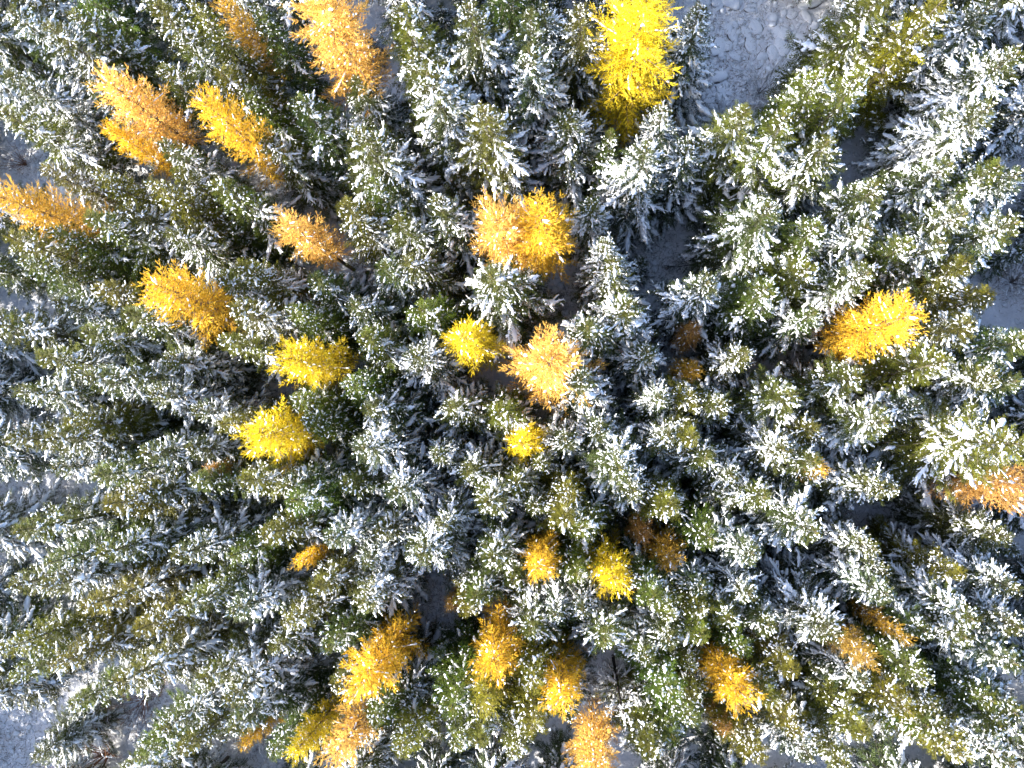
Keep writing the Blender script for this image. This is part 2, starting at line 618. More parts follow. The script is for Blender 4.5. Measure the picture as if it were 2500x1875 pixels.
    ld = nrm(np.stack([np.cos(th) * 0.6, np.sin(th) * 0.6, np.full(n, 0.8)], 1))
    if larch:
        tw_o.append(p); tw_d.append(ld); tw_l.append(np.linspace(0.4, 0.25, n)); tw_t.append(np.stack([rng.uniform(0.9, 1.2, n), np.zeros(n)], 1))
    else:
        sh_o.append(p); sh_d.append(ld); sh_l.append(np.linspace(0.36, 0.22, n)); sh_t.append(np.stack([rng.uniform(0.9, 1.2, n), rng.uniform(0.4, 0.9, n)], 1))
    O, D, Ln, Tn = (np.concatenate(a) for a in (tw_o, tw_d, tw_l, tw_t))
    S, U = frames(D, rng, 0.35 if larch else 0.5)
    nm = 'larch' if larch else 'spruce'
    if larch:
        W = np.clip(Ln * 0.6, 0.3, 0.48)
        V, T, tone = scatter(BRUSHES, rng, O, D, S, U, Ln, W, W, Tn)
    else:
        W = np.clip(Ln, 0.3, 0.8)
        V, T, tone = scatter(FRONDS, rng, O, D, S, U, Ln, W, W, Tn)
        O2, D2, L2, T2 = (np.concatenate(a) for a in (sh_o, sh_d, sh_l, sh_t))
        S2, U2 = frames(D2, rng, 0.4)
        V2, T2_, tone2 = scatter(SPRIGS, rng, O2, D2, S2, U2, L2, L2, L2, T2)
        V, T = join([(V, T), (V2, T2_)])
        tone = np.concatenate([tone, tone2])
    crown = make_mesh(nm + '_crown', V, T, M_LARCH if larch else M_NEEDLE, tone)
    trunk = make_mesh(nm + '_trunk', *join(chunks_w), M_LBARK if larch else M_BARK, None, True)
    if speck > 0:                                   # loose crumbs of snow on the needles
        patch = 0.5 + 0.5 * np.sin(O[:, 0] * 1.9 + seed) * np.sin(O[:, 1] * 2.1 + 1.3 * seed) + 0.45 * np.sin(O[:, 2] * 1.5 + seed)
        m = rng.random(len(O)) < speck * (1 - 1.1 * Tn[:, 1]) * np.clip(patch * 1.7, 0.05, 1.6)
        k = m.sum()
        bl_o.append(O[m] + D[m] * (Ln[m] * rng.uniform(0.2, 0.95, k))[:, None] + rng.normal(0, 0.05, (k, 3)) + np.array([0, 0, 0.03]))
        bl_d.append(nrm(D[m] + rng.normal(0, 0.4, (k, 3))))
        bl_l.append(np.clip(rng.lognormal(-1.8, 0.6, k), 0.06, 0.6))
        bl_w.append(np.clip(rng.lognormal(-2.3, 0.5, k), 0.04, 0.26))
    ch = []
    O, D, Ln, W = (np.concatenate(a) for a in (fi_o, fi_d, fi_l, fi_w))
    S, U = frames(D, rng, 0.12)
    ch.append(scatter(FINGERS, rng, O, D, S, U, Ln, W, W * 0.8)[:2])
    if pd_o:
        O, D, Ln, W = (np.concatenate(a) for a in (pd_o, pd_d, pd_l, pd_w))
        S, U = frames(D, rng, 0.2)
        ch.append(scatter(PADS, rng, O, D, S, U, Ln, W, np.clip(W * 0.55, 0.08, 0.26))[:2])
    if bl_o:
        O, D, Ln, W = (np.concatenate(a) for a in (bl_o, bl_d, bl_l, bl_w))
        S, U = frames(D, rng, 0.2)
        ch.append(scatter(BLOBS, rng, O, D, S, U, Ln, W, W * 0.85)[:2])
    V, T = join(ch)
    snow_me = make_mesh(nm + '_snow', V, T, M_SNOW, None, True)
    NTRI[0] += len(snow_me.polygons) + len(crown.polygons) + len(trunk.polygons)
    print(nm, seed, 'crown', len(crown.polygons), 'snow', len(snow_me.polygons), 'trunk', len(trunk.polygons))
    return dict(h=h, R=R, trunk=trunk, crown=crown, snow=snow_me)


NTRI = [0]


def link(name, me, parent=None):
    o = bpy.data.objects.new(name, me)
    COL.objects.link(o)
    if parent is not None:
        o.parent = parent
    return o


VAR = {'H': [], 'M': [], 'L': [], 'G': [], 'S': [], 'Y': []}
for i, (h, R) in enumerate([(19, 4.2), (18, 3.4), (20, 5.2), (18, 3.9)]):
    VAR['H'].append(conifer(100 + i, h, R, 0.92, 0.3, clump=0.3, top_bare=0.22, speck=0.4))
for i, (h, R) in enumerate([(20, 5.0), (18, 3.5), (19, 4.2), (21, 5.8)]):
    VAR['M'].append(conifer(200 + i, h, R, 0.72, 0.65, clump=0.5, top_bare=0.3, speck=0.4))
for i, (h, R) in enumerate([(18, 3.4), (19, 4.1), (17, 3.0)]):
    VAR['L'].append(conifer(300 + i, h, R, 0.42, 0.65, clump=0.8, top_bare=0.42, speck=0.5, gap=0.62))
for i, (h, R) in enumerate([(18, 3.8), (17, 3.0), (20, 5.2)]):
    VAR['G'].append(conifer(400 + i, h, R, 0.16, 0.7, clump=0.9, top_bare=0.45, speck=0.4, gap=0.66))
for i, (h, R) in enumerate([(6.5, 1.8), (5.5, 1.5)]):
    VAR['S'].append(conifer(500 + i, h, R, 0.85, 0.1, clump=0.3, z0f=0.05, gap=0.36, top_bare=0.05, fat=0.8))
for i, (h, R, z0f) in enumerate([(17, 3.0, 0.40), (17, 3.7, 0.36), (18, 3.3, 0.40), (15, 2.6, 0.36), (20, 4.6, 0.18)]):
    VAR['Y'].append(conifer(600 + i, h, R, 0.07 + 0.05 * (i % 2), 0.3, larch=True, z0f=z0f, gap=0.30, clump=0.7))
print('TRIS in tree variants', NTRI[0])


# ------------------------------------------------------------------ ground
def build_ground():
    n, half = 240, 100.0
    xs = np.concatenate([[-420, -250, -150], np.linspace(-half, half, n), [150, 250, 420]])
    m = len(xs)
    X, Y = np.meshgrid(xs, xs)
    tf = np.vectorize(terrain)
    rng = np.random.default_rng(3)
    Z = tf(X, Y)
    V = np.stack([X, Y, Z], -1).reshape(-1, 3)
    idx = np.arange(m * m).reshape(m, m)
    a, b, c, d = idx[:-1, :-1].ravel(), idx[:-1, 1:].ravel(), idx[1:, 1:].ravel(), idx[1:, :-1].ravel()
    T = np.concatenate([np.stack([a, b, c], 1), np.stack([a, c, d], 1)])
    g = link('ground', make_mesh('ground', V, T, M_GROUND, None, True))
    g['kind'] = 'structure'
    g['label'] = 'snow-covered forest floor with litter and grass showing through'


build_ground()

# ------------------------------------------------------------------ where the trees stand (photograph pixels of the tops)
TILES = {1: (0, 0), 2: (833, 0), 3: (1667, 0), 4: (0, 625), 5: (833, 625), 6: (1667, 625), 7: (0, 1250), 8: (833, 1250), 9: (1667, 1250)}
SPRUCE = {
    1: "430,60,2.6,L 1020,30,2.4,L 1230,20,2.5,G 1640,30,2.3,G 60,60,2.8,H 280,150,2.5,M 30,480,2.8,M 20,700,2.4,L 1400,430,2.3,G 1150,250,2.0,M "
       "1560,560,2.2,G 1000,450,2.4,L 560,560,2.2,M 1880,640,2.9,L 630,1120,2.4,G 270,1080,2.2,L 950,1180,2.4,G 1380,1180,2.3,L 60,960,2.2,L 560,1400,2.3,L 800,1330,2.3,M "
       "330,1480,2.4,G 40,1560,2.5,G 1080,1500,2.2,M 1450,1480,2.3,L 1020,920,2.0,M 1700,880,2.3,M 1130,1100,2.0,L",
    2: "870,710,4.0,M 110,850,3.8,M 180,1180,2.6,L 380,40,3.4,L 800,40,3.6,M 1190,120,3.0,M 1570,60,3.4,M 1330,40,2.8,H 560,470,3.4,H 440,380,2.6,M "
       "1480,760,3.2,H 1730,870,1.3,G 1960,960,3.0,H 2080,700,2.4,H 1620,1290,1.9,H 90,520,2.8,M 30,1330,2.4,L 360,1430,2.8,M 610,1300,2.4,M 210,660,2.6,H 1680,1570,1.9,H 1200,330,3.0,H",
    3: "1290,-30,3.2,L 880,520,2.6,L 1170,470,2.9,L 420,710,3.2,M 640,760,2.7,M 950,900,2.6,M 1430,950,1.7,M 1270,1210,2.4,M 2060,1070,2.0,L 600,1320,3.4,M 860,1480,2.8,L "
       "1480,1580,2.6,L 1700,20,2.6,G 1950,60,3.4,H 2170,310,3.2,H 1720,560,2.6,H 2000,680,3.2,H 2190,1130,3.2,H 2150,1380,3.0,H 1740,1100,2.6,H 1830,1390,2.8,H 1680,1560,2.6,H 1210,1480,2.8,H 60,60,2.6,H 20,900,2.4,H",
    4: "1870,330,2.2,G 120,30,2.4,G 330,290,2.0,M 450,1060,2.6,G 1420,150,2.2,M 1560,60,2.0,L 1500,330,2.4,M 2000,150,2.0,L 1480,560,2.1,L 1900,930,2.4,G 2000,1060,2.2,G 1400,1110,1.9,G "
       "620,180,2.2,L 520,480,2.2,L 780,380,2.2,L 250,640,2.4,L 120,860,2.4,M 560,780,2.4,M 840,760,2.2,M 1000,900,2.2,H 1080,660,2.0,H 60,1180,2.4,L 300,1180,2.4,M 620,1400,2.4,L 900,1290,2.2,M 1180,1250,2.0,M "
       "1260,1460,2.0,L 1560,1480,2.2,L 1850,1490,2.3,M 1250,1010,1.8,H 1900,1600,2.3,G 350,1350,2.2,H 900,1530,2.2,M 700,1620,2.2,L",
    5: "1830,1375,2.9,H 830,1390,2.6,M 470,650,2.9,H 1600,450,2.7,M 1880,330,2.4,H 1990,630,2.0,H 960,110,3.2,M 480,330,2.1,G 140,520,2.2,L 40,820,2.4,G 190,1000,2.6,M 720,970,2.4,M 990,1000,2.1,L "
       "1460,1185,2.3,H 1290,1345,1.5,M 2140,1160,2.4,H 930,1560,2.5,M 1440,1500,2.4,G 1110,1450,2.2,M 30,1480,2.0,L 2170,1630,2.2,L 270,60,2.6,M 430,10,2.5,M 350,1510,2.6,H 130,1270,2.7,H 1930,1520,2.4,H 1690,1110,2.2,H 1570,800,2.6,H "
       "1750,20,2.4,H 70,330,2.4,M 2090,930,2.0,H 600,1310,1.7,H 1240,1620,2.0,M",
    6: "830,40,3.0,L 560,230,2.8,L 880,380,1.8,M 1860,60,2.4,L 1990,290,2.2,L 1640,700,2.8,L 1850,450,2.4,M 380,620,1.8,M 690,900,2.6,M 260,940,2.0,M 870,1120,2.2,M 170,1290,2.4,M 340,1440,2.2,H 520,1560,2.2,M 1400,1500,2.0,H "
       "2190,1200,4.0,M 2180,830,2.6,M 2200,560,2.4,M 1560,960,2.0,H 1330,1130,2.8,H 2030,740,2.2,H 40,1160,2.0,L 30,900,2.0,M 1290,1470,2.2,H 700,1260,2.4,H 160,180,2.4,H 1180,80,2.8,H 870,1330,2.4,M 1150,820,2.5,M",
    7: "740,1130,2.5,M 1880,720,2.4,L 300,340,2.3,G 620,250,2.2,M 100,120,2.3,L 60,500,2.3,M 280,480,2.3,H 560,620,2.3,L 0,880,2.3,G 330,980,2.3,L 60,1080,2.3,L 880,780,2.2,L 1180,560,2.3,M 1400,500,2.2,G 1520,300,2.0,G 1100,260,2.2,M "
       "1700,150,2.2,L 1500,640,2.4,H 1300,1120,2.3,M 1050,1400,2.2,M 600,1330,2.0,G 200,1600,2.3,M 1450,1200,2.3,H 1750,900,2.2,M 2120,860,2.0,G 2160,1130,2.2,M 1180,1560,2.0,L 860,1590,2.0,G 1730,1570,2.2,G 1480,1420,2.2,M 430,1250,2.0,L 2080,480,2.2,L 2150,150,2.2,H",
    8: "520,285,3.2,H 150,350,2.7,H 250,160,2.2,M 950,290,2.5,M 1120,440,2.0,L 1540,120,3.0,L 1450,50,2.4,L 1540,410,1.9,G 850,540,2.2,L 780,640,1.6,G 1200,780,2.5,M 1720,830,2.6,M 1570,650,2.4,H 1390,690,2.2,H 2140,640,2.3,L 2040,560,2.2,L "
       "660,890,1.1,G 1240,1100,2.8,G 700,1290,2.4,G 720,1500,2.4,L 1110,1570,2.4,L 200,1350,2.4,G 400,1200,2.9,H 1250,1400,2.3,G 1480,1340,1.5,M 2130,1160,2.7,G 2010,1560,2.4,L 2180,1500,2.2,G 1960,950,2.2,H 120,600,2.7,H 640,90,2.4,H 350,1560,2.3,G 880,1480,2.2,L 2140,830,2.4,H",
    9: "200,200,2.0,G 480,290,2.2,H 870,120,2.6,H 1230,250,1.7,H 1310,390,1.8,H 2110,170,2.6,M 1870,420,1.7,L 970,780,3.4,H 1600,1110,2.5,L 1550,830,2.2,M 560,720,2.3,M 110,800,2.2,L 380,900,2.2,G 60,1000,2.0,L 720,1040,2.2,L 1180,1130,2.4,H 1880,690,2.4,H "
       "1860,840,2.4,H 2200,760,2.6,H 2210,520,2.6,H 2200,1010,2.4,H 2000,1240,2.4,G 1340,560,2.2,H 2110,1370,2.2,M 1830,1630,3.0,L 1490,1290,2.3,G 1240,1480,2.4,L 1600,1440,2.3,G 610,1240,2.2,L 490,1590,2.3,G 770,1450,2.3,L 820,1610,2.2,H 40,1360,2.3,G 60,1190,2.0,L "
       "1060,1600,2.2,M 1640,1260,2.2,H 1700,1440,2.4,H 2190,1300,2.4,H 300,690,2.2,M 60,640,2.0,L 110,540,2.2,H 430,510,2.2,H 2150,1600,2.4,H",
}
ORANGE, GOLD, YELLOW, AMBER, RUST, OLIVE = (0.86, 0.54, 0.13), (0.86, 0.55, 0.045), (0.80, 0.62, 0.03), (0.62, 0.38, 0.05), (0.52, 0.29, 0.08), (0.28, 0.26, 0.03)
# tile, top x, top y, crown radius, height, colour, variant, short phrase (landmark), label
LARCH = [
    (1, 650, 500, 2.6, 21, ORANGE, 0, 'the tall pale orange larch', 'tall pale orange larch with a dark bare trunk, upper left of the forest'),
    (1, 690, 820, 1.5, 17, GOLD, 2, None, 'golden larch overlapping the lower left edge of the tall pale orange larch'),
    (1, 1350, 690, 2.4, 23, GOLD, 2, 'the slim leaning golden larch', 'slim golden larch with a long dark trunk, beside bright green spruces at upper left'),
    (1, 1860, 1440, 2.2, 18, ORANGE, 3, 'the small round orange larch', 'small round light orange larch in a snowy gap left of the twin larches'),
    (1, 2010, -70, 3.5, 23, ORANGE, 1, 'the large orange larch at the top edge', 'large dense orange larch cut by the top edge of the picture'),
    (1, 20, 1240, 2.4, 21, AMBER, 0, 'the amber larch at the left edge', 'dull amber larch mixed with green at the left edge of the picture'),
    (1, 1440, -30, 1.6, 20, AMBER, 3, None, 'sliver of an amber larch poking in at the top edge near the upper left'),
    (2, 1990, -40, 4.2, 25, YELLOW, 4, 'the tall lemon yellow larch', 'tall lemon yellow larch with spreading tiers at the top edge beside the snowy glade'),
    (2, 1000, 1400, 3.1, 20, ORANGE, 1, 'the left twin golden larch', 'left one of two touching golden larches near the middle, paler orange'),
    (2, 1280, 1360, 3.2, 20, GOLD, 2, 'the right twin golden larch', 'right one of two touching golden larches, with bare snowy limbs trailing downward'),
    (4, 950, 230, 3.0, 22, GOLD, 2, 'the deep golden larch on the left', 'deep golden larch trailing dull orange lower branches, left of the bright green spruce'),
    (4, 1880, 660, 2.5, 19, YELLOW, 1, 'the bright yellow round larch', 'bright yellow round larch directly above the half moon yellow larch'),
    (4, 1660, 1160, 2.9, 20, YELLOW, 1, 'the half moon yellow larch', 'yellow half moon shaped larch with orange right side, below the bright yellow round larch'),
    (4, 1320, 1380, 1.2, 15, RUST, 3, None, 'small rusty larch low to the left of the half moon yellow larch'),
    (5, 790, 500, 2.2, 20, YELLOW, 0, 'the yellow larch by the orange star', 'yellow larch with few snow lumps, left neighbour of the orange star shaped larch'),
    (5, 1330, 680, 3.6, 21, ORANGE, 1, 'the orange star shaped larch', 'orange star shaped larch seen straight from above in the middle of the forest'),
    (5, 1160, 1210, 1.9, 18, YELLOW, 3, 'the small lemon yellow larch', 'small lemon yellow larch below the orange star shaped larch'),
    (5, 660, 1510, 0.9, 9, RUST, 3, None, 'tiny rust brown young larch in the dark gap left of centre'),
    (6, 60, 500, 1.4, 12, RUST, 3, None, 'upper one of two small rusty larches beside the dark curved branch'),
    (6, 70, 730, 1.4, 12, AMBER, 3, 'the lower small rusty larch', 'lower one of two small rusty larches right of the middle'),
    (6, 1440, 380, 2.7, 21, GOLD, 2, 'the golden larch on the right', 'golden larch leaning right with a brown shaded lower crown, alone at the right side'),
    (6, 900, 1350, 1.1, 19, AMBER, 3, None, 'thin orange tipped larch among blue shaded spruces at the right'),
    (7, 1930, 300, 1.0, 16, GOLD, 3, 'the tiny golden larch', 'tiny golden larch crown alone among snowy spruces at lower left'),
    (7, 1900, 1560, 1.5, 17, YELLOW, 0, 'the yellow larch at the bottom edge', 'yellow larch near the bottom edge beside a dark green spruce'),
    (7, 2160, 1570, 2.2, 19, ORANGE, 3, None, 'pale orange larch at the bottom edge, right of the yellow one'),
    (7, 1570, 1520, 1.2, 12, GOLD, 3, None, 'small light orange larch in the bright snow patch at the bottom left'),
    (8, 990, 1010, 2.6, 19, GOLD, 1, 'the ragged golden larch', 'ragged golden larch with spiky branches right of the long shadows on open snow'),
    (8, 110, 1120, 2.6, 20, GOLD, 1, 'the snow dusted golden larch', 'snow dusted golden larch with bare dark trunks behind it, left of the shadowed snow'),
    (8, 1430, 1250, 2.0, 20, GOLD, 0, 'the drooping gold larch', 'golden larch with thin brown upper crown, right of the ragged golden larch'),
    (8, 1290, 390, 1.8, 19, GOLD, 0, 'the golden larch with a double trunk', 'golden oval larch with two dark trunks reaching up from it, below centre'),
    (8, 1750, 450, 2.3, 18, YELLOW, 1, 'the yellow larch low right of centre', 'bright yellow larch with rusty right flank, low right of centre'),
    (8, 1890, 450, 1.6, 14, RUST, 3, None, 'rusty larch tucked behind the right flank of the bright yellow larch'),
    (8, 1975, 170, 1.5, 13, RUST, 3, None, 'thin rusty larch with snow lumps above the bright yellow larch'),
    (8, 2150, 300, 1.8, 15, AMBER, 3, 'the amber larch with snow lumps', 'amber brown larch with snow lumps, upper right of the bright yellow larch'),
    (8, 680, 620, 0.9, 10, ORANGE, 3, None, 'tiny pale orange larch beside the shadow stripes on open snow'),
    (8, 1650, 1760, 2.3, 18, ORANGE, 1, None, 'pinkish orange larch with pale bare limbs at the bottom edge'),
    (8, 900, 1240, 2.2, 19, OLIVE, 2, 'the olive larch', 'olive green larch hanging under the ragged golden larch'),
    (9, 370, 1180, 2.4, 18, GOLD, 1, 'the round golden larch', 'round golden larch like a ball, alone at the lower right'),
    (9, 280, 1440, 1.3, 12, RUST, 3, None, 'small brown thin larch just below the round golden larch'),
    (9, 1200, 960, 1.5, 20, (0.42, 0.27, 0.05), 0, 'the straw coloured larch', 'straw coloured larch tip with snow among blue shaded spruces at lower right'),
    (9, 1500, 840, 1.0, 19, AMBER, 3, None, 'amber tip of a larch beside the straw coloured larch'),
    (6, 2200, 1490, 2.8, 17, RUST, 3, 'the rust brown larch at the right edge', 'half bare rust brown larch at the right edge below a snowy spruce'),
]


def src(tile, x, y):
    ox, oy = TILES[tile]
    return ox + x * 0.3768, oy + y * 0.3768


class T:
    pass


trees = []
rnd = random.Random(11)


def put(px, py, R, h, kind, marked, colour=None, var=None, label=None, phrase=None):
    x, y = at(px, py, h)
    for _ in range(2):
        x, y = at(px, py, h + terrain(x, y))
    t = T()
    t.x, t.y, t.R, t.h, t.kind, t.marked = x, y, R, h, kind, marked
    t.colour, t.var, t.label, t.phrase = colour, var, label, phrase
    t.px, t.py = px, py
    trees.append(t)
    return t


# open ground seen in the photograph: capsules (pixel ends, radius in metres)
CLEAR = [((1740, 60), (1880, 120), 5.0), ((1760, 200), (1830, 250), 3.5), ((2150, 280), (2165, 420), 1.9), ((1345, 440), (1400, 520), 1.8), ((1490, 570), (1600, 590), 2.0),
         ((1600, 580), (1640, 700), 2.0), ((1640, 700), (1590, 850), 2.0), ((1330, 760), (1400, 690), 1.8), ((1010, 1060), (1060, 1040), 1.8), ((1000, 1490), (1080, 1560), 3.2),
         ((1010, 1430), (1090, 1470), 2.8), ((2010, 1240), (2190, 1268), 2.6), ((1440, 1640), (1500, 1760), 2.2), ((280, 1690), (440, 1660), 2.6), ((330, 1770), (380, 1720), 2.2),
         ((640, 1790), (660, 1800), 2.2), ((20, 1800), (40, 1850), 4.0), ((0, 1160), (40, 1180), 2.0), ((430, 1255), (440, 1265), 1.8), ((60, 380), (120, 400), 2.4),
         ((1000, 380), (1080, 480), 1.6), ((850, 560), (900, 600), 1.8), ((690, 640), (700, 660), 1.4), ((2470, 660), (2480, 700), 2.0)]
CLEARW = [(at(*a, 0), at(*b, 0), r) for a, b, r in CLEAR]


def seg_dist(p, a, b):
    ax, ay = a
    bx, by = b
    dx, dy = bx - ax, by - ay
    l2 = dx * dx + dy * dy
    k = 0 if l2 == 0 else max(0, min(1, ((p[0] - ax) * dx + (p[1] - ay) * dy) / l2))
    return math.hypot(p[0] - ax - k * dx, p[1] - ay - k * dy)


for tl, tx, ty, R, h, c, v, phrase, label in LARCH:
    px, py = src(tl, tx, ty)
    put(px, py, R * 1.3, h * 0.95, 'Y', True, c, v, label, phrase)
DROPPED = []
for tl, txt in SPRUCE.items():
    for item in txt.split():
        a, b, R, k = item.split(',')
        px, py = src(tl, float(a), float(b))
        R = float(R)
        R *= 1.5
        h = 13.2 + 1.25 * R + rnd.uniform(-1.4, 1.4)
        for _ in range(8):                     # feet and stems stay off the open snow
            x_, y_ = at(px, py, h)
            bad = any(seg_dist(project(x_, y_, h * q), ca_, cb_) < cr_ * 24 * 0.6 for q in (0.0, 0.2, 0.4, 0.6, 0.75) for ca_, cb_, cr_ in CLEAR)
            if not bad or h < 11:
                break
            h -= 1.2
        if bad and not any(seg_dist((px, py), ca_, cb_) < 40 for ca_, cb_, cr_ in CLEAR):
            h = 13.2 + 1.25 * R
            bad = any(seg_dist(project(*at(px, py, h), h * q), ca_, cb_) < cr_ * 24 * 0.5 for q in (0.4, 0.6, 0.75) for ca_, cb_, cr_ in CLEAR)
        if bad:
            DROPPED.append((tl, item))
            continue
        put(px, py, R, h, k, True)

def in_clear(x, y, pad=0.0):
    return any(seg_dist((x, y), a, b) < r + pad for a, b, r in CLEARW)


larches = [t for t in trees if t.kind == 'Y']
Lseg = [(project(t.x, t.y, t.h), project(t.x, t.y, t.h * 0.5), math.hypot(t.x, t.y), t.R) for t in larches]
marked = list(trees)
# fill the rest of the wood
tries = 0
while tries < 22000:
    tries += 1
    x, y = rnd.uniform(-92, 84), rnd.uniform(-74, 80)
    k = rnd.random()
    small = k < 0.16 and math.hypot(x, y) < 45
    R = rnd.uniform(1.3, 2.0) if small else rnd.uniform(2.9, 4.4)
    if in_clear(x, y, R * 0.55):
        continue
    ok = True
    bx, by = project(x, y, 0)
    dens = 0.64 if bx > 2200 or bx < 200 or by > 1620 or by < 160 else 0.74
    for t in trees:
        dd = (t.x - x) ** 2 + (t.y - y) ** 2
        need = dens * (t.R + R) + 0.25
        if dd < need * need:
            ok = False
            break
    if not ok:
        continue
    h = rnd.uniform(4.5, 8) if small else 13.2 + 1.25 * R + rnd.uniform(-2, 2)
    top, mid = project(x, y, h), project(x, y, h * 0.5)
    rad = math.hypot(x, y)
    if h > 9:
        for q in (0.25, 0.5, 0.75, 1.0):     # nor lean over the open snow
            pq = project(x, y, h * q)
            if any(seg_dist(pq, a, b) < r * 24 * 0.8 + R * 22 * (1.05 - q) * 0.6 for a, b, r in CLEAR):
                ok = False
                break
    if not ok:
        continue
    for p0, p1, lr, lR in Lseg:            # do not hide the larches that the photograph shows
        if rad < lr + 1.5 and h > 9:
            for q in (0.0, 0.35, 0.7, 1.0):
                pq = (top[0] + (mid[0] - top[0]) * q, top[1] + (mid[1] - top[1]) * q)
                if seg_dist(pq, p0, p1) < 26 * lR * 0.45 + R * 12:
                    ok = False
                    break
        if not ok:
            break
    if ok and h > 9:
        for t in marked:
            if t.kind != 'Y' and math.hypot(t.px - top[0], t.py - top[1]) < 62:
                ok = False
                break
    if not ok:
        continue
    q = rnd.random()
    fx = top[0]
    if small:
        kind = 'S'
    elif fx < 800:
        kind = 'L' if q < 0.35 else 'G' if q < 0.55 else 'M' if q < 0.85 else 'H'
    elif fx < 1600:
        kind = 'L' if q < 0.2 else 'G' if q < 0.3 else 'M' if q < 0.65 else 'H'
    else:
        kind = 'L' if q < 0.1 else 'M' if q < 0.3 else 'H'
    t = put(top[0], top[1], R, h, kind, False)
    t.x, t.y = x, y


def in_frame(t):
    for q in (0.15, 0.4, 0.6, 0.8, 1.0):
        a = project(t.x, t.y, t.h * q)
        pad = 24 * t.R * 0.8 * (1.1 - q)
        if -pad < a[0] < 2500 + pad and -pad < a[1] < 1875 + pad:
            return True
    return False


GREENS = {'H': [(0.060, 0.080, 0.022), (0.070, 0.088, 0.018), (0.050, 0.074, 0.026)],
          'M': [(0.080, 0.100, 0.018), (0.100, 0.112, 0.016), (0.066, 0.094, 0.022)],
          'L': [(0.100, 0.118, 0.014), (0.080, 0.110, 0.016), (0.130, 0.128, 0.014)],
          'G': [(0.085, 0.125, 0.010), (0.070, 0.112, 0.014), (0.140, 0.140, 0.010)],
          'S': [(0.060, 0.082, 0.024), (0.070, 0.092, 0.020)]}

visible = [t for t in trees if in_frame(t)]
outside = [t for t in trees if not in_frame(t)]


def shown(t):
    n = 0
    for q in (0.3, 0.45, 0.6, 0.75, 0.9, 1.0):
        a = project(t.x, t.y, t.h * q)
        n += 0 < a[0] < 2500 and 0 < a[1] < 1875
    return n * t.R * (1.5 if t.marked else 1.0)


sp = sorted((t for t in visible if t.kind not in 'YS'), key=shown, reverse=True)
for t in sp[300:]:                      # past 300 spruces the least visible ones join the wood around
    visible.remove(t)
    outside.append(t)
print('TREES dropped', DROPPED)
print('TREES visible', len(visible), 'spruce', sum(t.kind != 'Y' for t in visible), 'outside', len(outside))

LOOK = {'H': 'snow-laden spruce', 'M': 'snow-streaked spruce', 'L': 'snow-flecked green spruce', 'G': 'bright green spruce', 'S': 'small snowy spruce'}
marks = [t for t in larches if t.phrase]
DIRS = ['right of', 'upper right of', 'above', 'upper left of', 'left of', 'lower left of', 'below', 'lower right of']
RANKS = ['nearest', 'second nearest', 'third nearest', 'fourth nearest', 'fifth nearest', 'sixth nearest', 'seventh nearest', 'eighth nearest', 'ninth nearest', 'tenth nearest']
cells = {}
for t in visible:
    if t.kind == 'Y':
        continue
    cx, cy = project(t.x, t.y, t.h * 0.85)
    cx, cy = min(max(cx, 0), 2500), min(max(cy, 0), 1875)
    best = min(marks, key=lambda m: math.hypot(m.px - cx, m.py - cy))
    ang = math.degrees(math.atan2(-(cy - best.py), cx - best.px)) % 360
    di = int((ang + 22.5) // 45) % 8
    cells.setdefault((t.kind, best.phrase, di), []).append((math.hypot(best.px - cx, best.py - cy), id(t), t))
for (k, phrase, di), lst in cells.items():
    lst.sort()
    for i, (_, _, t) in enumerate(lst):
        if len(lst) == 1:
            t.label = f'{LOOK[k]} {DIRS[di]} {phrase}'
        else:
            t.label = f'{LOOK[k]}, {RANKS[min(i, 9)]} {DIRS[di]} {phrase}'


def plant(t):
    vs = VAR[t.kind]
    if t.var is not None:
        v = vs[t.var]
    else:
        v = min(vs, key=lambda a: abs(a['R'] / a['h'] - t.R / t.h) + rnd.uniform(0, 0.05))
    larch = t.kind == 'Y'
    name = 'larch_tree' if larch else 'young_spruce' if t.kind == 'S' else 'spruce_tree'
    e = bpy.data.objects.new(name, None)
    COL.objects.link(e)
    e.location = (t.x, t.y, terrain(t.x, t.y) - 0.05)
    e.rotation_euler = (rnd.gauss(0, 0.012), rnd.gauss(0, 0.012), rnd.uniform(0, 6.28) if larch else rnd.uniform(-0.6, 0.6))
    sx = t.R / v['R']
    flip = -1 if rnd.random() < 0.5 else 1
    e.scale = (sx, sx * rnd.uniform(0.93, 1.07), t.h / v['h'])
    e['label'] = t.label
    e['category'] = 'larch' if larch else 'spruce'
    e['group'] = 'golden autumn larches among the spruces' if larch else 'snowy spruces of the forest'
    tr = link('trunk', v['trunk'], e)
    cr = link('crown', v['crown'], e)
    cr['kind'] = 'stuff'
    sn = link('snow', v['snow'], e)
    sn['kind'] = 'stuff'
    if larch:
        c = t.colour
        j = rnd.uniform(0.92, 1.06)
        cr.color = (c[0] * j, c[1] * j, c[2] * j, 1)
    else:
        c = rnd.choice(GREENS[t.kind])
        j = rnd.uniform(0.8, 1.2)
        cr.color = (c[0] * j * rnd.uniform(0.9, 1.12), c[1] * j, c[2] * j * rnd.uniform(0.8, 1.2), 1)
    return e


for t in visible:
    plant(t)


